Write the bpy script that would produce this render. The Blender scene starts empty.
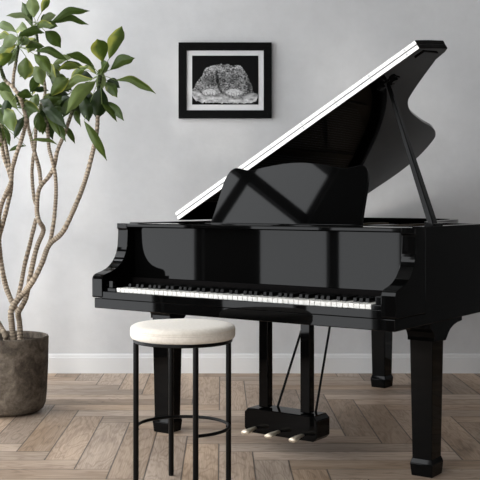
import bpy, bmesh, math, random
from mathutils import Vector, Matrix, noise
random.seed(7)
D = bpy.data; S = bpy.context.scene; COL = S.collection
PI = math.pi

# ------------------------------------------------------------------ helpers
def link(o, parent=None):
    COL.objects.link(o)
    if parent: o.parent = parent
    return o
def obj(name, bm, mat, parent=None, smooth=False, bevel=0, seg=2, autosmooth=None):
    bmesh.ops.recalc_face_normals(bm, faces=bm.faces)
    me = D.meshes.new(name); bm.to_mesh(me); bm.free()
    for m in (mat if isinstance(mat, list) else [mat]): me.materials.append(m)
    if smooth:
        for p in me.polygons: p.use_smooth = True
    o = D.objects.new(name, me); link(o, parent)
    if bevel:
        b = o.modifiers.new('bevel', 'BEVEL'); b.width = bevel; b.segments = seg
        b.limit_method = 'ANGLE'; b.angle_limit = math.radians(35); b.harden_normals = False
    if autosmooth:
        try: me.set_sharp_from_angle(angle=math.radians(autosmooth))
        except Exception: pass
    return o
def empty(name, loc=(0,0,0), rz=0):
    o = D.objects.new(name, None); link(o); o.location = loc; o.rotation_euler = (0,0,rz)
    o.empty_display_size = .1
    return o
def tag(o, label, cat, group=None):
    o['label'] = label; o['category'] = cat
    if group: o['group'] = group
    return o
def struct(name, bm, mat, bevel=0):
    o = obj(name, bm, mat, None, bevel=bevel); o['kind'] = 'structure'; return o
def box(bm, x0, x1, y0, y1, z0, z1):
    v = [bm.verts.new(c) for c in ((x0,y0,z0),(x1,y0,z0),(x1,y1,z0),(x0,y1,z0),(x0,y0,z1),(x1,y0,z1),(x1,y1,z1),(x0,y1,z1))]
    for f in ((0,3,2,1),(4,5,6,7),(0,1,5,4),(1,2,6,5),(2,3,7,6),(3,0,4,7)): bm.faces.new([v[i] for i in f])
    return v
def prism(bm, pts, a, b, axis='z', fn=None):
    """closed outline pts (2D) swept from a to b along axis"""
    def P(p, t):
        if fn: return fn(p, t)
        return {'z': (p[0],p[1],t), 'x': (t,p[0],p[1]), 'y': (p[0],t,p[1])}[axis]
    A = [bm.verts.new(P(p,a)) for p in pts]; B = [bm.verts.new(P(p,b)) for p in pts]
    n = len(pts)
    bm.faces.new(A[::-1]); bm.faces.new(B)
    for i in range(n): bm.faces.new((A[i],A[(i+1)%n],B[(i+1)%n],B[i]))
def cr(pts, sub=6, closed=False):
    """catmull-rom"""
    out = []; n = len(pts); V = [Vector(p) for p in pts]
    rng = n if closed else n-1
    for i in range(rng):
        p0 = V[(i-1)%n] if closed or i>0 else V[0]*2-V[1]
        p1 = V[i]; p2 = V[(i+1)%n]
        p3 = V[(i+2)%n] if closed or i+2<n else V[-1]*2-V[-2]
        for k in range(sub):
            t = k/sub
            out.append(.5*((2*p1)+(p2-p0)*t+(2*p0-5*p1+4*p2-p3)*t*t+(3*p1-p0-3*p2+p3)*t**3))
    if not closed: out.append(V[-1])
    return out
def tube(bm, pts, rad, n=10, cap=True, closed=False):
    pts = [Vector(p) for p in pts]; rings = []; N = len(pts)
    up = None
    for i, p in enumerate(pts):
        a = pts[i-1] if (i>0 or closed) else p; b = pts[(i+1)%N] if (i<N-1 or closed) else p
        t = (b-a).normalized()
        if up is None:
            up = Vector((0,0,1)) if abs(t.z)<.9 else Vector((0,1,0))
        s = t.cross(up).normalized(); up = s.cross(t).normalized()
        r = rad(i) if callable(rad) else rad
        rings.append([bm.verts.new(p+(s*math.cos(2*PI*k/n)+up*math.sin(2*PI*k/n))*r) for k in range(n)])
    for i in range(N if closed else N-1):
        A = rings[i]; B = rings[(i+1)%N]
        for k in range(n): bm.faces.new((A[k],A[(k+1)%n],B[(k+1)%n],B[k]))
    if cap and not closed:
        bm.faces.new(rings[0][::-1]); bm.faces.new(rings[-1])
    return rings
def lathe(bm, prof, n=64, c=(0,0)):
    rings = []
    for r, z in prof:
        if r < 1e-6: rings.append([bm.verts.new((c[0],c[1],z))])
        else: rings.append([bm.verts.new((c[0]+r*math.cos(2*PI*k/n), c[1]+r*math.sin(2*PI*k/n), z)) for k in range(n)])
    for A, B in zip(rings, rings[1:]):
        for k in range(n):
            a = [A[k%len(A)], A[(k+1)%n%len(A)], B[(k+1)%n%len(B)], B[k%len(B)]]
            u = []
            for v in a:
                if v not in u: u.append(v)
            if len(u) > 2: bm.faces.new(u)
def frustum(bm, cx, cy, z0, z1, a0, b0, a1, b1):
    v = []
    for z, a, b in ((z0,a0,b0),(z1,a1,b1)):
        v += [bm.verts.new((cx+sx*a/2, cy+sy*b/2, z)) for sx, sy in ((-1,-1),(1,-1),(1,1),(-1,1))]
    for f in ((0,3,2,1),(4,5,6,7),(0,1,5,4),(1,2,6,5),(2,3,7,6),(3,0,4,7)): bm.faces.new([v[i] for i in f])

# ------------------------------------------------------------------ materials
class NT:
    def __init__(s, name, **kw):
        s.m = D.materials.new(name); s.m.use_nodes = True
        s.t = s.m.node_tree; s.b = s.t.nodes['Principled BSDF']
        for k, v in kw.items(): s.set(k, v)
    def set(s, k, v):
        k = {'color':'Base Color','rough':'Roughness','metal':'Metallic','spec':'Specular IOR Level','coat':'Coat Weight','coatr':'Coat Roughness','sheen':'Sheen Weight','trans':'Transmission Weight','sss':'Subsurface Weight','ior':'IOR'}[k]
        if k == 'Base Color' and len(v) == 3: v = (*v, 1)
        s.b.inputs[k].default_value = v
    def n(s, typ, **kw):
        nd = s.t.nodes.new(typ)
        for k, v in kw.items():
            if k.startswith('_'): setattr(nd, k[1:], v)
            else: nd.inputs[k.replace('__',' ')].default_value = v
        return nd
    def l(s, a, b): s.t.links.new(a, b)
    def math(s, op, a, b=None, c=None):
        nd = s.t.nodes.new('ShaderNodeMath'); nd.operation = op
        for i, x in enumerate((a, b, c)):
            if x is None: continue
            if isinstance(x, (int, float)): nd.inputs[i].default_value = x
            else: s.l(x, nd.inputs[i])
        return nd.outputs[0]
    def ramp(s, fac, stops):
        nd = s.t.nodes.new('ShaderNodeValToRGB'); e = nd.color_ramp.elements
        while len(e) < len(stops): e.new(.5)
        for el, (p, c) in zip(e, stops): el.position = p; el.color = (*c, 1) if len(c) == 3 else c
        s.l(fac, nd.inputs[0]); return nd.outputs[0]
    def bump(s, h, strength, dist):
        nd = s.n('ShaderNodeBump', Strength=strength, Distance=dist); s.l(h, nd.inputs['Height']); s.l(nd.outputs[0], s.b.inputs['Normal'])
    def noise(s, scale, detail=4, vec=None, rough=.55, dist=0):
        nd = s.n('ShaderNodeTexNoise', Scale=scale, Detail=detail, Roughness=rough, Distortion=dist)
        if vec is None:
            if not hasattr(s, 'co'): s.co = s.n('ShaderNodeTexCoord').outputs['Object']
            vec = s.co
        s.l(vec, nd.inputs['Vector']); return nd.outputs[0]

def plain(name, color, rough, **kw): return NT(name, color=color, rough=rough, **kw).m

def mat_plaster(name, c, var=.05):
    t = NT(name, rough=.88, spec=.25)
    n1 = t.noise(1.6, 5, rough=.6); n2 = t.noise(9, 6, rough=.65)
    f = t.math('ADD', t.math('MULTIPLY', n1, .6), t.math('MULTIPLY', n2, .4))
    lo = tuple(x*(1-var*1.6) for x in c); hi = tuple(min(1, x*(1+var*1.2)) for x in c)
    t.l(t.ramp(f, [(.33, lo), (.66, hi)]), t.b.inputs['Base Color'])
    t.bump(t.noise(22, 6, rough=.7), .25, .004)
    return t.m
M = {}
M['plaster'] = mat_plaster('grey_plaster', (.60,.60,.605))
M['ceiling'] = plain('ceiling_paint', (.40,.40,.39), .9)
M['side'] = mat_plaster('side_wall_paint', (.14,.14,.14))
M['trim'] = plain('painted_trim', (.72,.72,.72), .5)
M['window'] = plain('window_paint', (.05,.05,.05), .5)

def lacquer(name, rough, spec=.5, base=.0015):
    t = NT(name, color=(base,)*3, rough=rough, spec=spec)
    return t.m
M['black'] = lacquer('black_polish_lacquer', .035, .105)
M['satin_black'] = lacquer('satin_black_lacquer', .22, .08)
M['ebony'] = lacquer('ebony_key', .25, .12, .003)
t = NT('ivory_key', color=(.66,.645,.61), rough=.3, spec=.3); M['ivory'] = t.m
t = NT('bright_nickel', color=(.50,.49,.465), rough=.42, metal=.75); M['nickel'] = t.m
t = NT('brass', color=(.80,.70,.56), rough=.5, metal=.7); M['brass'] = t.m
t = NT('gold_plate', color=(.10,.062,.028), rough=.45, metal=.6)
M['gold'] = t.m
M['steel'] = plain('steel_string', (.55,.55,.56), .3, metal=1)
M['spruce'] = plain('spruce_soundboard', (.45,.24,.09), .45)
M['felt'] = plain('dark_felt', (.004,.0035,.0035), .95, spec=.05)
M['metal_black'] = plain('powder_coated_black', (.003,.003,.003), .38, spec=.15)
# seat cloth
t = NT('cream_boucle', rough=.9, sheen=.3, spec=.2)
n = t.noise(90, 4); t.l(t.ramp(n, [(.3,(.66,.60,.52)),(.7,(.75,.69,.61))]), t.b.inputs['Base Color']); t.bump(t.noise(260,3), .25, .002)
M['cloth'] = t.m
# pot
t = NT('weathered_stoneware', rough=.85, spec=.25)
n1 = t.noise(7, 8, rough=.7, dist=.6); n2 = t.noise(38, 6, rough=.7)
f = t.math('ADD', t.math('MULTIPLY', n1, .65), t.math('MULTIPLY', n2, .35))
t.l(t.ramp(f, [(.34,(.022,.017,.013)),(.47,(.075,.060,.046)),(.60,(.165,.137,.108)),(.74,(.30,.26,.21))]), t.b.inputs['Base Color'])
t.bump(t.noise(60, 6, rough=.7), .5, .004); M['pot'] = t.m
t = NT('dark_soil', rough=1, spec=.1); n = t.noise(70, 6); t.l(t.ramp(n, [(.35,(.012,.009,.007)),(.7,(.06,.045,.033))]), t.b.inputs['Base Color']); t.bump(n, 1, .01); M['soil'] = t.m
# bark: colour attribute gives the leaf-scar rings
t = NT('ringed_bark', rough=.85, spec=.2)
at = t.n('ShaderNodeAttribute', _attribute_name='tint')
mx = t.n('ShaderNodeMix', _data_type='RGBA', _blend_type='MULTIPLY'); mx.inputs[0].default_value = .8
t.l(at.outputs['Color'], mx.inputs[6]); t.l(t.ramp(t.noise(60,5), [(.3,(.55,.53,.5)),(.7,(1.1,1.08,1.05))]), mx.inputs[7])
t.l(mx.outputs[2], t.b.inputs['Base Color']); t.bump(t.noise(120,4), .4, .003); M['bark'] = t.m
t = NT('variegated_leaf', rough=.4, spec=.32)
at = t.n('ShaderNodeAttribute', _attribute_name='tint'); t.l(at.outputs['Color'], t.b.inputs['Base Color'])
t.b.inputs['Subsurface Weight'].default_value = 0
tr = t.n('ShaderNodeBsdfTranslucent'); t.l(at.outputs['Color'], tr.inputs['Color'])
ms = t.n('ShaderNodeMixShader'); ms.inputs[0].default_value = .22
out = t.t.nodes['Material Output']; t.l(t.b.outputs[0], ms.inputs[1]); t.l(tr.outputs[0], ms.inputs[2]); t.l(ms.outputs[0], out.inputs[0])
M['leaf'] = t.m
# picture
t = NT('stained_black_frame', rough=.4, spec=.05)
sc = t.n('ShaderNodeMapping'); sc.inputs['Scale'].default_value = (3,3,40); tc = t.n('ShaderNodeTexCoord'); t.l(tc.outputs['Object'], sc.inputs[0])
t.l(t.ramp(t.noise(8,4,vec=sc.outputs[0]), [(.35,(.002,.002,.002)),(.75,(.007,.007,.007))]), t.b.inputs['Base Color']); M['frame'] = t.m
M['mat'] = plain('passe_partout', (.70,.70,.71), .9)
t = NT('photo_print', rough=.5, spec=.04)
at = t.n('ShaderNodeAttribute', _attribute_name='tint'); t.l(at.outputs['Color'], t.b.inputs['Base Color']); M['print'] = t.m

# herringbone oak
def mat_floor():
    t = NT('herringbone_oak', rough=.5, spec=.3)
    w = .146; n = 6
    g = t.n('ShaderNodeNewGeometry').outputs['Position']
    sp = t.n('ShaderNodeSeparateXYZ'); t.l(g, sp.inputs[0])
    u = t.math('DIVIDE', t.math('SUBTRACT', -.89, sp.outputs[0]), w)
    v = t.math('DIVIDE', t.math('SUBTRACT', sp.outputs[1], 4.417), w)
    i = t.math('FLOOR', u); j = t.math('FLOOR', v)
    k = t.math('FLOORED_MODULO', t.math('ADD', t.math('SUBTRACT', i, j), .5), 2*n)
    k = t.math('FLOOR', k)
    ver = t.math('GREATER_THAN', k, n-.5)
    hor = t.math('SUBTRACT', 1, ver)
    posv = t.math('SUBTRACT', 2*n-1, k)
    def mix(a, b):   # a if horizontal, b if vertical
        return t.math('ADD', t.math('MULTIPLY', a, hor), t.math('MULTIPLY', b, ver))
    bu = mix(t.math('SUBTRACT', i, k), i); bv = mix(j, t.math('SUBTRACT', j, posv))
    cross = mix(t.math('SUBTRACT', v, j), t.math('SUBTRACT', u, i))       # 0..1 across a board
    along = mix(t.math('SUBTRACT', u, bu), t.math('SUBTRACT', v, bv))     # 0..n along a board
    cmb = t.n('ShaderNodeCombineXYZ'); t.l(bu, cmb.inputs[0]); t.l(bv, cmb.inputs[1]); t.l(ver, cmb.inputs[2])
    wn = t.n('ShaderNodeTexWhiteNoise', _noise_dimensions='3D'); t.l(cmb.outputs[0], wn.inputs[0])
    sr = t.n('ShaderNodeSeparateColor'); t.l(wn.outputs['Color'], sr.inputs[0])
    # grain space: per board offset
    gv = t.n('ShaderNodeCombineXYZ')
    t.l(t.math('ADD', t.math('MULTIPLY', along, .17), t.math('MULTIPLY', sr.outputs[0], 40)), gv.inputs[0])
    t.l(t.math('ADD', t.math('MULTIPLY', cross, .75), t.math('MULTIPLY', sr.outputs[1], 40)), gv.inputs[1])
    t.l(t.math('MULTIPLY', sr.outputs[2], 17), gv.inputs[2])
    base = t.noise(1.3, 3, vec=gv.outputs[0], rough=.5, dist=.3)
    rings = t.math('SINE', t.math('MULTIPLY', base, 85))
    rings = t.math('SUBTRACT', 1, t.math('POWER', t.math('MULTIPLY_ADD', rings, .5, .5), 3.5))
    gv2 = t.n('ShaderNodeCombineXYZ')
    t.l(t.math('MULTIPLY', along, .35), gv2.inputs[0]); t.l(t.math('ADD', t.math('MULTIPLY', cross, 14), t.math('MULTIPLY', sr.outputs[1], 90)), gv2.inputs[1]); t.l(sr.outputs[0], gv2.inputs[2])
    fine = t.noise(3, 5, vec=gv2.outputs[0], rough=.7)
    blot = t.noise(1.0, 3, vec=gv.outputs[0], rough=.5)
    f = t.math('ADD', t.math('MULTIPLY', rings, .075), t.math('ADD', t.math('MULTIPLY', fine, .45), t.math('MULTIPLY', blot, .38)))
    col = t.ramp(f, [(.30,(.15,.102,.068)),(.43,(.285,.208,.150)),(.56,(.43,.33,.25)),(.72,(.55,.44,.345))])
    # board tone
    hs = t.n('ShaderNodeHueSaturation'); t.l(col, hs.inputs['Color'])
    t.l(t.math('MULTIPLY_ADD', sr.outputs[2], .48, .81), hs.inputs['Value'])
    t.l(t.math('MULTIPLY_ADD', sr.outputs[1], .3, .85), hs.inputs['Saturation'])
    # seams
    e1 = t.math('MINIMUM', cross, t.math('SUBTRACT', 1, cross)); e2 = t.math('MINIMUM', along, t.math('SUBTRACT', n, along))
    e = t.math('MINIMUM', e1, e2)
    seam = t.math('SMOOTH_MIN', t.math('DIVIDE', e, .032), 1, .2)
    seam = t.math('MAXIMUM', seam, 0)
    mx = t.n('ShaderNodeMix', _data_type='RGBA'); mx.inputs[6].default_value = (.012,.009,.007,1)
    t.l(seam, mx.inputs[0]); t.l(hs.outputs[0], mx.inputs[7]); t.l(mx.outputs[2], t.b.inputs['Base Color'])
    t.l(t.math('MULTIPLY_ADD', f, -.15, .56), t.b.inputs['Roughness'])
    t.bump(t.math('ADD', t.math('MULTIPLY', seam, 1.0), t.math('MULTIPLY', fine, .25)), .35, .0015)
    return t.m
M['floor'] = mat_floor()

# ------------------------------------------------------------------ camera
F = 1020.17; YH = 202.15; CX = 222.0; HC = 1.0799
cam = D.cameras.new('camera'); co = D.objects.new('camera', cam); COL.objects.link(co)
co.location = (0,0,HC); co.rotation_euler = (PI/2,0,0)
cam.sensor_width = 36; cam.lens = F*36/480; cam.shift_x = (240-CX)/480; cam.shift_y = (YH-240)/480
cam.clip_start = .05; S.camera = co
def at(u, v, d): return Vector(((u-CX)/F*d, d, HC-(v-YH)/F*d))

# ------------------------------------------------------------------ room
XL, XR, YB, YF, ZC = -2.2, 4.2, 6.45, -2.6, 4.05
bm = bmesh.new(); box(bm, XL-.2, XR+.2, YF-.2, YB+.2, -.1, 0); struct('floor', bm, M['floor'])
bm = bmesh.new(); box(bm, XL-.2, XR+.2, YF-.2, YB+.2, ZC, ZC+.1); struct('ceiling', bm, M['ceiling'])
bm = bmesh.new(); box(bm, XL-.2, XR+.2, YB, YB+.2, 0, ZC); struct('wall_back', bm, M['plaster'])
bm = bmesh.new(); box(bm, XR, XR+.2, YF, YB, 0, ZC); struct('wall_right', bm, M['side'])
WZ0 = .12
wins = [(-2.0,-.6,3.85), (.3,1.7,3.85), (2.2,3.36,3.3), (3.74,4.90,3.85), (5.2,6.28,3.85)]
bm = bmesh.new()
ys = [YF] + [y for w in wins for y in w[:2]] + [YB]
for a, b in zip(ys[0::2], ys[1::2]): box(bm, XL-.2, XL, a, b, 0, ZC)
for a, b, h in wins: box(bm, XL-.2, XL, a, b, 0, WZ0); box(bm, XL-.2, XL, a, b, h, ZC)
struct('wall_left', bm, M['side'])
added_wins = [(-2.0,-.1)]  # unseen window behind the camera, added for frontal light on the back wall
bm = bmesh.new(); xs = [XL-.2] + [x for w in added_wins for x in w] + [XR+.2]
for a, b in zip(xs[0::2], xs[1::2]): box(bm, a, b, YF-.2, YF, 0, ZC)
for a, b in added_wins: box(bm, a, b, YF-.2, YF, 0, .1); box(bm, a, b, YF-.2, YF, 2.5, ZC)
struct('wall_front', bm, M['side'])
WI = 1
def window(plane, a, b, z0, z1, bars):
    global WI
    bm = bmesh.new()
    def bx(p0, p1, q0, q1, d0=.06, d1=.11):
        if plane == 'x': box(bm, XL-d1, XL-d0, p0, p1, q0, q1)
        else: box(bm, p0, p1, YF-d1, YF-d0, q0, q1)
    f = .035
    bx(a, a+f, z0, z1); bx(b-f, b, z0, z1); bx(a, b, z0, z0+f); bx(a, b, z1-f, z1)
    m = (a+b)/2; bx(m-.036, m+.036, z0, z1)
    for z, w in bars: bx(a, b, z-w, z+w)
    o = struct('window_%d' % WI, bm, M['window']); WI += 1
for a, b, h in wins: window('x', a, b, WZ0, h, ([(3.22,.05)] if h > 3 else []) + [(1.62,.05)])
for a, b in added_wins: window('y', a, b, .1, 2.5, [(1.9,.03)])  # frame of the added front-wall window
# baseboard with a stepped top
bm = bmesh.new()
prism(bm, [(YB,0),(YB-.016,0),(YB-.016,.098),(YB-.012,.104),(YB-.012,.112),(YB-.006,.122),(YB,.122)], XL, XR, 'x')
struct('baseboard_back', bm, M['trim'])

# ------------------------------------------------------------------ light
W = D.worlds.new('daylight'); S.world = W; W.use_nodes = True
bg = W.node_tree.nodes['Background']; bg.inputs[0].default_value = (.95,.975,1,1); bg.inputs[1].default_value = 7.0
def portal(loc, rot, sx, sy):
    l = D.lights.new('window_portal', 'AREA'); l.shape = 'RECTANGLE'; l.size = sx; l.size_y = sy
    l.cycles.is_portal = True
    o = D.objects.new('window_portal', l); COL.objects.link(o); o.location = loc; o.rotation_euler = rot
for a, b, h in wins: portal((XL-.15,(a+b)/2,(WZ0+h)/2), (0,-PI/2,0), h-WZ0, b-a)
for a, b in added_wins: portal(((a+b)/2,YF-.15,1.3), (PI/2,0,0), b-a, 2.4)
sun = D.lights.new('sun', 'SUN'); sun.energy = .9; sun.angle = math.radians(4); sun.color = (1,.95,.88)
so = D.objects.new('sun', sun); COL.objects.link(so)
so.rotation_euler = Vector((.60,1.0,-.34)).to_track_quat('-Z','Y').to_euler()
so.location = (-3, 0, 3)

# ------------------------------------------------------------------ piano
TH = .6208; PX, PY = -.5714, 4.5104
ZT = .984; ZR = .987
piano = empty('grand_piano', (PX,PY,0), -TH)
tag(piano, 'glossy black grand piano with raised lid standing by the grey wall', 'piano')
BW = 1.4703; T = .055
right = [(BW,.25),(BW,.84)] + [tuple(p) for p in cr([(BW,.84),(1.452,.875),(1.375,.93),(1.27,.99),(1.175,1.065),(1.105,1.16),(1.05,1.30),(.995,1.54),(.96,1.74),(.925,1.88),(.86,2.01),(.74,2.12),(.58,2.185),(.42,2.20)],5)][1:]
outer = right + [(.05,2.20),(.015,2.185),(0,2.15),(0,.25)]
def offset(path, d):
    out = []
    for i, p in enumerate(path):
        a = Vector(path[max(0,i-1)]); b = Vector(path[min(len(path)-1,i+1)])
        t = (b-a).normalized(); nn = Vector((-t.y,t.x))
        out.append((p[0]+nn.x*d, p[1]+nn.y*d))
    return out
inner = offset(outer, .045)
inner[0] = (BW-T,.25); inner[-1] = (T,.25)
# arm side profile (y,z)
arm = [(.251,.66)] + [(.0,.66),(-.005,.665),(-.005,.742),(0,.754),(.012,.762)] + [tuple(p) for p in cr([(.03,.767),(.062,.775),(.098,.790),(.13,.815),(.152,.848),(.163,.886),(.167,.93)],4)] + [(.168,.955),(.160,.962),(.160,ZT),(.251,ZT)]
bm = bmesh.new()
def ring(path_o, path_i, z0, z1):
    n = len(path_o)
    A = [bm.verts.new((*p,z0)) for p in path_o]; B = [bm.verts.new((*p,z1)) for p in path_o]
    C_ = [bm.verts.new((*p,z0)) for p in path_i]; E_ = [bm.verts.new((*p,z1)) for p in path_i]
    for i in range(n-1):
        bm.faces.new((A[i],A[i+1],B[i+1],B[i])); bm.faces.new((C_[i+1],C_[i],E_[i],E_[i+1]))
        bm.faces.new((B[i],B[i+1],E_[i+1],E_[i])); bm.faces.new((A[i+1],A[i],C_[i],C_[i+1]))
    for i in (0,n-1): bm.faces.new((A[i],B[i],E_[i],C_[i]))
ring(outer, inner, .655, ZR)
case = obj('case', bm, M['black'], piano, bevel=.0012)
for nm, x0, x1 in (('arm',0,T+.004),('arm',BW-T-.004,BW)):
    bm = bmesh.new(); prism(bm, arm, x0, x1, 'x'); obj('cheek_arm', bm, M['black'], piano, bevel=.002)
# key bed + bottom beams
bm = bmesh.new(); box(bm, .006, BW-.006, .004, .84, .613, .657); obj('key_bed', bm, M['black'], piano, bevel=.003)
bm = bmesh.new()
prism(bm, [(x,y) for x, y in inner], .70, .715)
obj('soundboard', bm, M['spruce'], piano)
bm = bmesh.new()
box(bm, .65, .75, .85, 1.6, .62, .69); box(bm, .2, .28, .85, 2.1, .62, .69)
box(bm, .26, .5, 1.98, 2.14, .60, .69)
obj('back_beam', bm, M['satin_black'], piano, bevel=.004)
bm = bmesh.new(); box(bm, T, BW-T, -.001, .012, .657, .689); obj('key_slip', bm, M['black'], piano, bevel=.002)
for x0, x1 in ((T+.001,.1215),(BW-.1065,BW-T-.001)):
    bm = bmesh.new(); box(bm, x0, x1, .015, .205, .657, .705)
    k = obj('key_block', bm, M['black'], piano, bevel=.003)
    bm = bmesh.new(); xm = (x0+x1)/2; box(bm, xm-.012, xm+.012, .02, .045, .704, .735); obj('block_knob', bm, M['black'], k, bevel=.002)
# fallboard
fb = [(.236,.70),(.2175,.70),(.2175,.966),(.236,.966)]
bm = bmesh.new(); prism(bm, fb, T+.002, BW-T-.002, 'x'); obj('fallboard', bm, M['black'], piano, bevel=.0015)
bm = bmesh.new(); prism(bm, [(.162,.970),(.168,.965),(.30,.965),(.30,ZT),(.166,ZT),(.162,.980)], T+.002, BW-T-.002, 'x'); obj('lock_rail', bm, M['black'], piano)
bm = bmesh.new(); box(bm, T+.002, BW-T-.002, .171, .200, .690, .704); box(bm, T+.002, BW-T-.002, .200, .217, .690, .738); obj('key_felt_dark_strip', bm, M['felt'], piano)  # key felt, plus upright strip added for the keys' dark reflection in the fallboard
bm = bmesh.new(); box(bm, T+.002, BW-T-.002, .30, .58, .952, .972); obj('music_shelf', bm, M['black'], piano, bevel=.002)
# keys
K0 = .1262; KP = 1.236/52
def white():
    bm = bmesh.new(); g = .0010
    box(bm, g, KP-g, .0145, .17, .684, .7055)
    return bm
def black():
    bm = bmesh.new()
    x0, x1 = -.0070, .0070
    v = [(x0-.001,.068,.700),(x1+.001,.068,.700),(x1+.001,.166,.700),(x0-.001,.166,.700),(x0,.074,.7215),(x1,.074,.7215),(x1,.170,.7225),(x0,.170,.7225)]
    v = [bm.verts.new(c) for c in v]
    for f in ((0,3,2,1),(4,5,6,7),(0,1,5,4),(1,2,6,5),(2,3,7,6),(3,0,4,7)): bm.faces.new([v[i] for i in f])
    return bm
w0 = b0 = None
for i in range(52):
    if w0 is None: w0 = o = obj('white_key', white(), M['ivory'], piano, bevel=.0012)
    else:
        o = w0.copy(); COL.objects.link(o); o.parent = piano
    o.location = (K0+i*KP, 0, 0)
    note = (i+5) % 7          # 0=C ... 5=A 6=B
    if i < 51 and note in (0,1,3,4,5):
        off = {0:-.0018,1:.0018,3:-.0022,4:0,5:.0022}[note]
        if b0 is None: b0 = q = obj('black_key', black(), M['ebony'], piano, bevel=.0012)
        else:
            q = b0.copy(); COL.objects.link(q); q.parent = piano
        q.location = (K0+(i+1)*KP+off, 0, 0)
# iron plate, pin block, strings
bm = bmesh.new()
pl = offset(outer, .07); pl = [(min(max(x,.07),BW-.07), max(y,.60)) for x, y in pl]
prism(bm, pl, .925, .935)
for x, y0, y1 in ((.40,.62,2.08),(.72,.62,1.95),(1.0,.64,1.40),(1.22,.64,.95)): box(bm, x-.014, x+.014, y0, y1, .93, .962)
obj('iron_plate', bm, M['gold'], piano, bevel=.004)
bm = bmesh.new(); box(bm, .05, BW-.05, .585, .70, .925, .9485); obj('pin_block', bm, plain('maple_pin_block', (.42,.17,.06), .4), piano, bevel=.002)
bm = bmesh.new()
for i in range(90):
    x = .09+i*(1.29/89); ye = 2.08 if x < .6 else max(.88, 2.08-(x-.6)*1.75)
    tube(bm, [(x,.62,.9505),(x-.02,ye,.9505)], .0009, 4)
o = obj('strings', bm, M['steel'], piano); o['kind'] = 'stuff'
bm = bmesh.new(); box(bm, .12, BW-.14, .70, .72, .953, .978); obj('damper_rail', bm, M['satin_black'], piano, bevel=.003)
# music desk
td = math.radians(24.5)
dk = [(0.351,0),(0.357,.076),(0.364,.2),(0.377,.25),(0.392,.270),(0.415,.279),(0.459,.270),(0.502,.266),(0.569,.280),(0.665,.295),(0.735,.299)]
dk = [(.735+(x-.735)*1.0, s) for x, s in dk]
dk = dk + [(1.47-x, s) for x, s in dk[::-1][1:]]
dk = [tuple(p) for p in cr(dk, 4)]
def dp(p, t): return (p[0], .40+p[1]*math.sin(td)+t*math.cos(td), .974+p[1]*math.cos(td)+.010-t*math.sin(td))
bm = bmesh.new(); prism(bm, [(dk[0][0],0)]+dk[1:-1]+[(dk[-1][0],0)], 0, .017, fn=dp)
desk = obj('music_desk', bm, M['black'], piano, bevel=.003)
bm = bmesh.new(); box(bm, .345, 1.125, .366, .412, .9725, .986); obj('desk_ledge', bm, M['black'], desk, bevel=.003)
for x in (.55,.92):
    bm = bmesh.new(); tube(bm, [(x,.49,1.14),(x,.56,.974)], .006, 8); obj('desk_strut', bm, M['brass'], desk)
# lid
AL = .519; ca, sa = math.cos(AL), math.sin(AL)
def lp(p, t): return (p[0]*ca-t*sa, p[1], ZR+.003+p[0]*sa+t*ca)
lidp = [(1.478,.612),(1.498,.70),(1.520,.812),(1.495,.832),(1.438,.846)] + [tuple(p) for p in cr([(1.43,.855),(1.318,.944),(1.205,1.042),(1.137,1.122),(1.071,1.282),(1.01,1.535),(.974,1.73),(.93,1.851),(.869,1.936),(.717,2.05),(.572,2.108),(.456,2.13)],5)] + [(.2,2.145),(.03,2.145),(0,2.12),(0,.612)]
bm = bmesh.new(); prism(bm, lidp, 0, .022, fn=lp); lid = obj('lid', bm, M['black'], piano, bevel=.002)
flap = [(0,.612),(1.478,.612),(1.498,.70),(1.520,.812),(1.495,.828),(1.42,.85),(1.30,.94),(1.18,1.03),(0,1.03)]
bm = bmesh.new(); prism(bm, flap, .0225, .042, fn=lp); obj('front_flap', bm, M['black'], lid, bevel=.002)
bm = bmesh.new()
for t0, t1 in ((.0010,.0196),(.0244,.0412)):
    prism(bm, [(.004,.6125),(1.474,.6125),(1.474,.6085),(.004,.6085)], t0, t1, fn=lp)
hg = obj('lid_hinge', bm, M['nickel'], lid, bevel=.0008)
def lpt(w, y, t): return Vector(lp((w,y), t))
tube_pts = [lpt(.004,.6085,.0220), lpt(1.474,.6085,.0220)]
bm = bmesh.new(); tube(bm, tube_pts, .0022, 8)
for k in range(8):
    w = .06+k*1.355/7
    for tt in (.011,.0325):
        c = lpt(w,.6083,tt); tube(bm, [c, c+Vector((0,-.0016,0))], .0052, 10)
obj('hinge_screws', bm, plain('dark_nickel',(.25,.25,.25),.4,metal=1), lid)
# raised moulding under the lid's treble corner
bm = bmesh.new(); prism(bm, [(1.42,.66),(1.47,.66),(1.485,.78),(1.45,.79)], -.006, .0005, fn=lp); obj('lid_batten', bm, M['black'], lid, bevel=.003)
for yy in (.95,1.75):
    bm = bmesh.new(); tube(bm, [(-.004,yy,ZR+.006),(-.004,yy+.09,ZR+.006)], .007, 10); obj('hinge_barrel', bm, M['brass'], lid)
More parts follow.
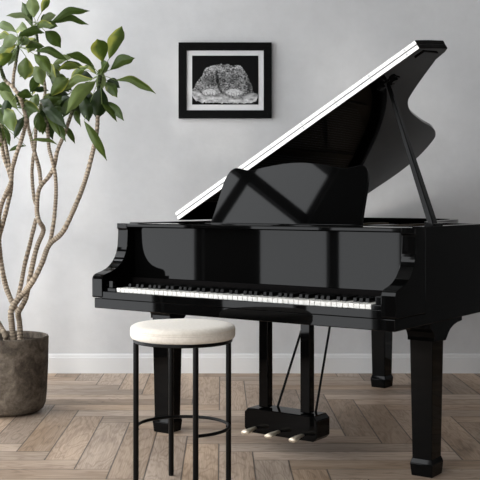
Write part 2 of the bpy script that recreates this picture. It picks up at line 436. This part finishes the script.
# prop stick
pb = Vector((1.438,.40,ZR-.006)); ptop = lpt(1.24,.72,-.012)
ax = (ptop-pb).normalized(); sd = Vector((0,1,0)); sd = (sd-ax*sd.dot(ax)).normalized(); nn = ax.cross(sd)
bm = bmesh.new(); A = []
for f, wd, th in ((0,.020,.011),(.06,.021,.012),(.35,.019,.011),(.7,.013,.009),(.96,.008,.008),(1,.007,.006)):
    c = pb.lerp(ptop, f); A.append([bm.verts.new(c+sd*sx*wd+nn*sy*th) for sx, sy in ((-1,-1),(1,-1),(1,1),(-1,1))])
for a, b in zip(A, A[1:]):
    for k in range(4): bm.faces.new((a[k],a[(k+1)%4],b[(k+1)%4],b[k]))
bm.faces.new(A[0][::-1]); bm.faces.new(A[-1])
prop = obj('lid_prop', bm, M['satin_black'], piano, bevel=.003)
bm = bmesh.new(); box(bm, 1.418, 1.455, .35, .45, ZR-.002, ZR+.010); obj('prop_bracket', bm, M['satin_black'], prop, bevel=.003)
bm = bmesh.new()
for dw, dy in ((-.03,-.01),(.03,.01),(0,.03)):
    c = lpt(1.24+dw,.72+dy,0); d = lpt(1.24+dw,.72+dy,-.016); tube(bm, [c,d], .016, 14)
prism(bm, [(1.19,.70),(1.29,.70),(1.29,.76),(1.19,.76)], -.005, .0, fn=lp)
obj('prop_socket', bm, M['satin_black'], lid, bevel=.002)
# legs
def leg(cx, cy, front=True):
    bm = bmesh.new()
    frustum(bm, cx, cy, .066, .54, .083, .092, .096, .110)
    o = obj('leg', bm, M['black'], piano, bevel=.004)
    bm = bmesh.new()
    frustum(bm, cx, cy, 0, .050, .087, .096, .096, .107); frustum(bm, cx, cy, .050, .070, .096, .107, .084, .093)
    obj('foot', bm, M['black'], o, bevel=.002)
    bm = bmesh.new(); a = .058
    pr = [(-.054,.535),(-.054,.55)] + [(-.058,.56),(-.066,.572),(-.08,.582),(-.092,.588),(-.092,.614),(.22,.614),(.22,.594),(.17,.590),(.13,.582),(.10,.570),(.08,.555),(.066,.54),(.054,.53)]
    if not front: pr = [(-.054,.535),(-.06,.56),(-.08,.585),(-.08,.602),(.08,.602),(.08,.585),(.06,.56),(.054,.535)]
    prism(bm, [(cy+y,z) for y, z in pr], cx-a, cx+a, 'x')
    obj('leg_bracket', bm, M['black'], o, bevel=.002)
leg(.077,.432); leg(1.393,.432); leg(.374,2.07,False)
# lyre
bm = bmesh.new(); box(bm, .57, .90, .37, .49, .585, .614)
lyre = obj('pedal_lyre', bm, M['satin_black'], piano, bevel=.004)
for x in (.635,.847):
    bm = bmesh.new(); box(bm, x-.024, x+.024, .405, .445, .18, .60); obj('lyre_post', bm, M['black'], lyre, bevel=.004)
bm = bmesh.new()
c = .018
prism(bm, [(.558+c,.071),(.925-c,.071),(.925,.071+c),(.925,.178-c),(.925-c,.178),(.558+c,.178),(.558,.178-c),(.558,.071+c)], .372, .482, 'y')
obj('pedal_box', bm, M['black'], lyre, bevel=.003)
for x in (.615,.735,.855):
    bm = bmesh.new()
    pts = [(x,.38,.098),(x,.34,.096),(x,.31,.090),(x,.288,.085)]
    tube(bm, pts, lambda i: (.008,.010,.015,.015)[i], 10)
    bmesh.ops.scale(bm, vec=(1.25,1,.62), space=Matrix.Translation((-x,0,-.09)), verts=bm.verts)
    obj('pedal', bm, M['brass'], lyre, smooth=True)
for x, xe, ye in ((.668,.70,.70),(.862,.80,.74)):
    bm = bmesh.new(); tube(bm, [(x,.47,.175),(xe,ye,.625)], .0055, 8); obj('lyre_rod', bm, M['metal_black'], lyre)

# ------------------------------------------------------------------ stool
st = empty('round_stool', (-.148,3.86,0), 0)
tag(st, 'round backless stool with cream cushion and thin black legs before the piano', 'stool')
bm = bmesh.new(); R = .198
lathe(bm, [(0,.566),(R-.012,.566),(R-.004,.569),(R,.576),(R+.001,.585),(R,.5935),(R-.0025,.5955),(R,.5975),(R,.606),(R-.004,.613),(R-.014,.6185),(R-.04,.6215),(0,.623)], 96)
obj('seat', bm, M['cloth'], st, smooth=True)
bm = bmesh.new(); tube(bm, [((R-.001)*math.cos(a), (R-.001)*math.sin(a), .5955) for a in [2*PI*k/96 for k in range(96)]], .0028, 6, closed=True); obj('piping', bm, M['cloth'], st, smooth=True)
bm = bmesh.new(); lathe(bm, [(0,.553),(.186,.553),(.188,.556),(.188,.566),(0,.566)], 72); obj('seat_frame', bm, M['metal_black'], st)
a0 = math.atan2(.19,-.058); RL = .181
for k in range(4):
    a = a0+k*PI/2; x, y = RL*math.cos(a), RL*math.sin(a)
    bm = bmesh.new(); lathe(bm, [(0,0),(.0095,0),(.0105,.002),(.0105,.556),(0,.556)], 20, (x,y)); obj('leg', bm, M['metal_black'], st, smooth=True, autosmooth=40)
# foot rail runs round three sides and leaves the front left open
bm = bmesh.new(); N = 60
aa = [a0+PI/2 - (3*PI/2)*k/N for k in range(N+1)]
tube(bm, [((RL-.006)*math.cos(a), (RL-.006)*math.sin(a), .232) for a in aa], .0065, 8)
obj('foot_rail', bm, M['metal_black'], st, smooth=True)

# ------------------------------------------------------------------ picture
YW = YB
pc = at((178.7+271.5)/2, (42.6+118.2)/2, YB-.02); s = YB/F
pic = empty('framed_picture', (pc.x, YB, pc.z))
tag(pic, 'black framed black-and-white photograph of a resting spotted cat on the wall', 'picture')
def rel(u, v): return ((u-225.1)*s, (80.4-v)*s)
x0, z1 = rel(178.7,42.6); x1, z0 = rel(271.5,118.2); fw = 8.0*s
for A in (((x0,z1),(x1,z1),(x1-fw,z1-fw),(x0+fw,z1-fw)), ((x0,z0),(x1,z0),(x1-fw,z0+fw),(x0+fw,z0+fw)),
          ((x0,z0),(x0,z1),(x0+fw,z1-fw),(x0+fw,z0+fw)), ((x1,z0),(x1,z1),(x1-fw,z1-fw),(x1-fw,z0+fw))):
    bm = bmesh.new(); prism(bm, A, -.028, -.002, 'y'); obj('frame_rail', bm, M['frame'], pic, bevel=.0015)
bm = bmesh.new(); box(bm, x0+.01, x1-.01, -.018, -.001, z0+.01, z1-.01)
obj('mat_board', bm, M['mat'], pic)
# the print: a grey-value function of (u,v) in 0..1
def sm(a, b, x):
    t = max(0, min(1, (x-a)/(b-a))); return t*t*(3-2*t)
def interp(tab, x):
    for (a, ya), (b, yb) in zip(tab, tab[1:]):
        if a <= x <= b: return ya+(yb-ya)*(x-a)/(b-a)
    return tab[0][1] if x < tab[0][0] else tab[-1][1]
top = [(0,.72),(.04,.62),(.09,.50),(.15,.42),(.19,.27),(.27,.22),(.36,.19),(.45,.175),(.55,.18),(.62,.215),(.68,.19),(.72,.20),(.78,.28),(.84,.42),(.90,.62),(.93,.78),(.97,.9),(1,1)]
bot = [(0,.82),(.06,.93),(.15,.955),(.4,.965),(.7,.975),(.9,.96),(.97,.93),(1,.80)]
snow = [(0,.68),(.1,.72),(.18,.80),(.35,.80),(.45,.76),(.56,.84),(.7,.85),(.8,.82),(.88,.76),(1,.78)]
def tone(u, v):
    N = lambda a, b, c=0: noise.noise(Vector((a, b, c)))
    uu = u+.015*N(u*14, v*14, 3); vv = v+.018*N(u*16, v*16, 9)
    k = .006
    if vv < interp(snow, uu):
        tp = interp(top, uu)
        if vv < tp: return k
        body = .30+.26*N(u*5, v*5, 1)
        body += .20*sm(.25, 0, abs(vv-tp)*1.2)*.5
        d = noise.voronoi(Vector((u*17+.5*N(u*6,v*6,4), v*13, .3)))[0]
        ringv = abs(d[0]-.34)
        body *= .35+.65*sm(.05,.20,ringv)
        body *= .70+.9*N(u*42, v*38, 2)
        fold = interp([(.25,.36),(.5,.38),(.7,.42),(.8,.47)], vv)
        if vv > .30: body *= .12+.88*sm(.0,.035,abs(uu-fold))
        body *= 1-.55*sm(.74,.95,uu)
        for cx_, cy_, rx, ry in ((.27,.75,.105,.065),(.63,.75,.115,.065)):
            q = ((uu-cx_)/rx)**2+((vv-cy_)/ry)**2
            if q < 1.5:
                w = 1-sm(.7,1.5,q); c = .52+.25*N(u*40,v*30,7)
                if abs(math.sin((uu-cx_)*75)) < .22 and vv > cy_: c = .06
                body = body*(1-w)+c*w
        return max(.008, body)
    if vv > interp(bot, uu)+.02*N(u*30,0,5): return k
    g = .42+.35*N(u*14, v*20, 6)+.2*N(u*40, v*50, 8)
    g *= .45+.55*sm(0,.06,vv-interp(snow,uu))
    return max(.015, g)
px0, pz1 = rel(192.2,55.7); px1, pz0 = rel(258.3,104.5)
bm = bmesh.new(); NX, NZ = 220, 164; cl = bm.verts.layers.float_color.new('tint'); G = []
for j in range(NZ+1):
    row = []
    for i in range(NX+1):
        v = bm.verts.new((px0+(px1-px0)*i/NX, -.0200, pz1+(pz0-pz1)*j/NZ)); g = tone(i/NX, j/NZ)
        v[cl] = (g,g,g*1.01,1); row.append(v)
    G.append(row)
for j in range(NZ):
    for i in range(NX): bm.faces.new((G[j][i],G[j+1][i],G[j+1][i+1],G[j][i+1]))
B = [G[j][0] for j in range(NZ+1)] + [G[NZ][i] for i in range(1,NX+1)] + [G[j][NX] for j in range(NZ-1,-1,-1)] + [G[0][i] for i in range(NX-1,0,-1)]
B2 = []
for v in B:
    w = bm.verts.new(v.co+Vector((0,.0015,0))); w[cl] = v[cl]; B2.append(w)
for i in range(len(B)): bm.faces.new((B[i],B2[i],B2[(i+1)%len(B)],B[(i+1)%len(B)]))
bm.faces.new(B2)
obj('photo_print', bm, M['print'], pic)

# ------------------------------------------------------------------ plant
PC = (-1.103, 5.27)
plant = empty('potted_plant', (PC[0],PC[1],0))
tag(plant, 'tall umbrella plant with bare ringed stems in a rough brown stone pot', 'plant')
bm = bmesh.new()
lathe(bm, [(0,0),(.13,0),(.160,.006),(.180,.022),(.190,.045),(.196,.10),(.202,.25),(.205,.382),(.202,.390),(.196,.392),(.188,.388),(.186,.375),(.184,.30),(0,.30)], 80)
for v in bm.verts:
    r = math.hypot(v.co.x, v.co.y)
    if r > .15:
        k = 1+.006*noise.noise(v.co*9); v.co.x *= k; v.co.y *= k
obj('pot', bm, M['pot'], plant, smooth=True)
bm = bmesh.new(); rings = 14
prev = None
lathe(bm, [(0,.358)]+[(.186*k/rings, .358) for k in range(1,rings+1)]+[(.186,.30)], 64)
for v in bm.verts:
    if v.co.z > .35 and math.hypot(v.co.x,v.co.y) < .183: v.co.z += .007*noise.noise(v.co*26)
obj('soil', bm, M['soil'], plant, smooth=True)
def loc(u, v, d): p = at(u, v, d-.085); return Vector((p.x-PC[0], p.y-PC[1], p.z))
def stem(name, pts, d0, d1, r0, r1, green=None):
    n = len(pts); P = []
    for i, (u, v) in enumerate(pts):
        f = i/(n-1); P.append(loc(u, v, d0+(d1-d0)*f+.03*math.sin(f*5+u)*(0 if f == 0 else 1)))
    C_ = cr(P, 4); L = [0]
    for a, b in zip(C_, C_[1:]): L.append(L[-1]+(b-a).length)
    step = .0045; N = max(4, int(L[-1]/step)); Q = []; k = 0
    for i in range(N+1):
        s_ = L[-1]*i/N
        while k < len(L)-2 and L[k+1] < s_: k += 1
        Q.append(C_[k].lerp(C_[k+1], (s_-L[k])/max(1e-9, L[k+1]-L[k])))
    # irregular rings
    ph = []; a = random.random()*6
    for i in range(N+1):
        a += step*2*PI/(.0185+.016*noise.noise(Q[i]*16)); ph.append(a)
    bm = bmesh.new(); cl = bm.verts.layers.float_color.new('tint')
    R_ = tube(bm, Q, lambda i: (r0+(r1-r0)*i/N)*(1+.10*math.cos(ph[i])+.10*noise.noise(Q[i]*30)), 10)
    for i, rg in enumerate(R_):
        f = i/N; q = .5+.5*math.cos(ph[i]); m = .5+.5*noise.noise(Q[i]*7)
        lo = Vector((.085,.062,.045)); hi = Vector((.46,.385,.30))*(.75+.5*m)
        c = lo.lerp(hi, min(1, .25+.85*q))
        if green is not None and f > green: c = c.lerp(Vector((.035,.05,.018))*(.5+q), min(1,(f-green)/(1-green)*2))
        for v in rg: v[cl] = (*c, 1)
    return obj(name, bm, M['bark'], plant, smooth=True)
D0 = 5.36
stem('stem', [(14,344),(11.5,322),(11,311),(15,303),(25,291.5),(34,279),(42,263),(49,245),(61,234),(69,220),(79,197),(86,177.5),(92,154.6),(97,130),(98,100),(100,76)], 5.33, 5.25, .016, .010, .88)
stem('stem', [(20.6,344),(19.5,322.5),(18,313),(22,306),(26,297),(30,277),(34,258),(38,244),(43.5,230),(39,221),(37,213),(37,205),(38,193.5),(41,185.5),(48,177.5),(54,167),(57,152),(63,137),(70,118),(74,104),(76,90)], 5.40, 5.36, .015, .009, .86)
stem('stem', [(49,245),(51,238),(54,219),(56,193.5),(55,173),(52,160),(49,148),(48,135),(46,120),(41,108)], 5.345, 5.42, .011, .009, .85)
stem('stem', [(41,185.5),(39,168),(35,154),(31,138),(28,126),(27,113)], 5.40, 5.46, .011, .009, .9)
stem('stem', [(37,206),(34,198),(32,175),(33,159),(35,146),(36,128),(40,108),(44,98),(45,86),(40,62),(38,46),(36,26)], 5.41, 5.50, .010, .007, .62)
stem('stem', [(17,301),(20.6,286),(25,263),(29,248),(32,235),(36,219)], 5.41, 5.42, .012, .011)
stem('stem', [(18,312),(11.5,301),(5.7,286),(2.3,270),(0,254),(-1,238),(2.3,225.6),(8,203),(11.5,184),(9,172),(4,158),(1,140),(-2,122)], 5.42, 5.33, .014, .010, .9)
stem('stem', [(0,262),(-2,235),(0,210),(6,193.5),(11,182),(12,170),(16,155),(20,144),(24,131),(26,120),(24,110),(20,98),(13,87),(5,80),(0,66)], 5.36, 5.20, .013, .009, .9)
stem('stem', [(10,170.6),(7,152),(4,138),(0,122),(-4,104)], 5.35, 5.44, .010, .009, .8)
stem('stem', [(13,87),(13.5,76),(16,62),(18,46)], 5.245, 5.20, .009, .007, .3)
stem('stem', [(7,344),(4.6,334),(0,326),(-7,312),(-12,290),(-14,262),(-12,230),(-8,200),(-9,170),(-14,140)], 5.33, 5.20, .014, .011)

FB = bmesh.new(); FC = FB.verts.layers.float_color.new('tint')
GREENS = [Vector((.066,.102,.014)), Vector((.048,.080,.013)), Vector((.098,.138,.024)), Vector((.018,.036,.008)), Vector((.13,.17,.03))]
YEL = Vector((.30,.31,.05))
def leaf(b, tp, w, tone=0, yel=0, pale=0, bend=0, hub=None, tw=None):
    """b, tp: base and tip in the leaf's own plane; w: width at 5.3 m in px"""
    dd = random.uniform(-.12,.12) if tw is None else tw
    d0 = (hub if hub else 5.3)
    P0 = loc(b[0], b[1], d0); P1 = loc(tp[0], tp[1], d0+dd)
    ax_ = P1-P0; L_ = ax_.length; ax_.normalize()
    view = Vector((0,-1,0)); sd_ = ax_.cross(view).normalized(); nrm = sd_.cross(ax_).normalized()
    roll = random.uniform(-.35,.35); sd2 = (sd_*math.cos(roll)+nrm*math.sin(roll)).normalized(); nr2 = sd2.cross(ax_).normalized()
    W_ = w*d0/F/2/max(.6, math.cos(roll))
    NS, NW = 16, 6
    bend_ = bend if bend else random.uniform(.04,.10)
    ph = random.random()*6; vs = []
    arch = .13*math.hypot(ax_.x, ax_.y)
    ydir = 1 if random.random() < .5 else -1
    for i in range(NS+1):
        t_ = i/NS
        prof = (math.sin(PI*min(1, t_**1.12))**.85)*(1.08-.10*t_) * (1 if t_ < .82 else 1-.45*((t_-.82)/.18)**.7) if 0 < t_ < 1 else 0
        prof = min(prof, 1.0); hw = max(.0006, W_*prof)
        c = P0+ax_*L_*t_ + nr2*L_*bend_*math.sin(PI*t_) + Vector((0,0,1))*L_*arch*math.sin(PI*t_)*(1+.5*math.sin(t_*9+ph)*.4)
        row = []
        for j in range(-NW//2, NW//2+1):
            x = j/(NW/2)
            fold = abs(x)*hw*.35; wav = .16*hw*math.sin(t_*10+ph)*abs(x)
            v = FB.verts.new(c+sd2*x*hw+nr2*(-fold+wav))
            g = GREENS[tone].copy()
            g = g*(.88+.25*noise.noise(Vector((t_*7,x*3,ph))))
            if abs(x) < .2: g = g*1.25
            if yel:
                m = sm(-.1,.5, x*ydir+yel-1+.7*noise.noise(Vector((t_*3,x*1.4,ph)))); g = g.lerp(YEL, m*.85)
            if pale: g = g.lerp(Vector((.28,.34,.20)), pale)
            v[FC] = (*g,1); row.append(v)
        vs.append(row)
    for A, B_ in zip(vs, vs[1:]):
        for a, c, d, e in zip(A, A[1:], B_[1:], B_): FB.faces.new((a,c,d,e))
def petiole(a, b, da, db):
    A = loc(a[0],a[1],da); B_ = loc(b[0],b[1],db); m = (A+B_)/2+Vector((0,0,.006))
    n0 = len(FB.verts); rg = tube(FB, [A,m,B_], .0016, 5)
    for r_ in rg:
        for v in r_: v[FC] = (.16,.22,.06,1)
# (hub px, hub depth, [ (base, tip, width, tone, yellow, pale) ])
crowns = [
 ((36,24),5.50,[((34,18),(31,-4),13,2,0,.15),((41.5,12.5),(49,-4),8,0,1.1,0),((33,22),(6,16),6,2,0,.45),((41,22),(56,15),8,2,0,.5),
   ((49,24),(90,11),8,1,0,0),((52,23),(89,25),7,1,0,0),((45,31),(61,48),13,1,0,0),((33,30),(54,26),8,0,.4,0),((28,30),(15,31),10,2,.5,.2),
   ((35,38),(28,53),13,0,.9,.1),((33,28),(22,2),9,1,0,0)]),
 ((18,47),5.20,[((18,37),(45,33),9,1,0,0),((17,33),(-4,27),9,0,0,0),((17,44),(-3,62),8,0,1.0,0),((18,38),(2,47),12,0,0,.15),((20,41),(32,43),10,0,0,.2),
   ((26,57),(25,80),15,0,.35,.1),((35,51),(68,61),8,1,0,0),((34,54),(51,73),12,0,0,0),((14,40),(-6,38),8,2,.5,0),((20,48),(8,66),9,1,0,0)]),
 ((45,72),5.45,[((66,55),(94,66),8,0,0,0),((35,66),(43,86),13,2,.2,.15),((50,69),(60,86),11,0,0,0),((58,69),(84,67),8,0,.5,0),((44,66),(56,78),10,0,.7,0),
   ((40,74),(30,92),9,1,0,0),((48,76),(72,88),9,1,.2,0),((38,70),(22,74),7,2,.2,.2),((52,66),(72,58),7,2,0,.2)]),
 ((100,76),5.25,[((102.7,62),(97,39),17,0,.75,0),((109,59),(122,26),15,0,.85,0),((110,70),(135,58),11,1,0,0),((115,80),(156,94),8,0,.2,0),
   ((96,81),(66,114),14,2,0,.12),((101,87),(97,120),18,3,0,0),((105,102),(124,121),9,1,0,0),((93,67),(66,54),7,1,0,0),((93,79),(59,92),9,2,.4,0),
   ((88,67),(70,83),8,0,.3,0),((81,69),(58,70),7,2,.3,0),((102,104),(117,122),6,1,0,0),((84,121),(107,161),9,0,0,0),((83,96),(89,122),13,3,0,0),
   ((96,74),(84,66),7,0,.8,0),((104,74),(98,92),10,2,0,.25),((86,84),(74,100),10,1,0,0),((98,70),(104,76),8,0,.8,0)]),
 ((41,108),5.36,[((40,110),(53,140),13,3,0,0),((42,109),(67,129),12,3,0,0),((43,108),(69,110),10,3,0,0),((38,112),(40,133),11,1,0,0),((64,126),(75,144),6,1,0,0),
   ((30,141),(58,145),4,2,0,.1),((50,97),(69,78),13,0,.3,0),((35,94),(34,112),9,0,.2,.2),((30,92),(49,91),6,3,0,0),((46,106),(60,137),11,0,.2,0),((44,104),(62,98),9,1,0,0),
   ((40,100),(54,112),9,3,0,0),((36,108),(22,122),9,1,0,0),((48,112),(66,142),10,1,0,0)]),
 ((75,92),5.40,[((74,96),(63,118),10,1,0,0),((76,94),(90,108),9,3,0,0),((73,112),(81,127),6,1,0,0),((72,90),(54,88),8,1,0,0),((70,100),(80,118),9,3,0,0),((72,98),(56,112),11,3,0,0)]),
 ((10,104),5.22,[((-2,88),(18,110),11,2,0,.15),((3,108),(14,132),15,0,.2,0),((24,117),(14,139),9,3,0,0),((17,95),(33,97),9,1,0,0),((-6,108),(8,126),12,1,0,0),((12,92),(-4,86),9,1,0,0),
   ((10,96),(4,118),10,3,0,0),((18,100),(30,110),8,2,.2,0)]),
 ((0,124),5.40,[((2,128),(-4,150),11,2,.3,0),((0,122),(10,146),9,1,0,0),((26,146),(8,152),4,1,0,0)]),
]
for hub, hd, ls in crowns:
    for L_ in ls:
        b, tp, w, tn, yl, pa = L_
        dd = random.uniform(-.05,.05)
        leaf(b, tp, w, tn, yl, pa, hub=hd+dd)
        petiole(hub, b, hd, hd+dd)
    for k in range(5):
        a = random.uniform(0, 2*PI); l = random.uniform(14,24); c_, s_ = math.cos(a), math.sin(a)*.8
        b = (hub[0]+c_*7, hub[1]+s_*6+3); dd = random.uniform(.04,.10)
        leaf(b, (b[0]+c_*l, b[1]+s_*l+4), random.uniform(8,11), random.choice((1,1,3,0)), random.choice((0,0,.3)), 0, hub=hd+dd)
        petiole(hub, b, hd, hd+dd)
fo = obj('foliage', FB, M['leaf'], plant, smooth=True)

# ------------------------------------------------------------------ render settings the scene owns
S.view_settings.view_transform = 'Standard'; S.view_settings.look = 'None'
S.view_settings.exposure = 0; S.view_settings.gamma = 1; S.view_settings.use_curve_mapping = False
S.cycles.max_bounces = 10; S.cycles.diffuse_bounces = 6; S.cycles.glossy_bounces = 5
S.cycles.use_denoising = True; S.cycles.sample_clamp_indirect = 6
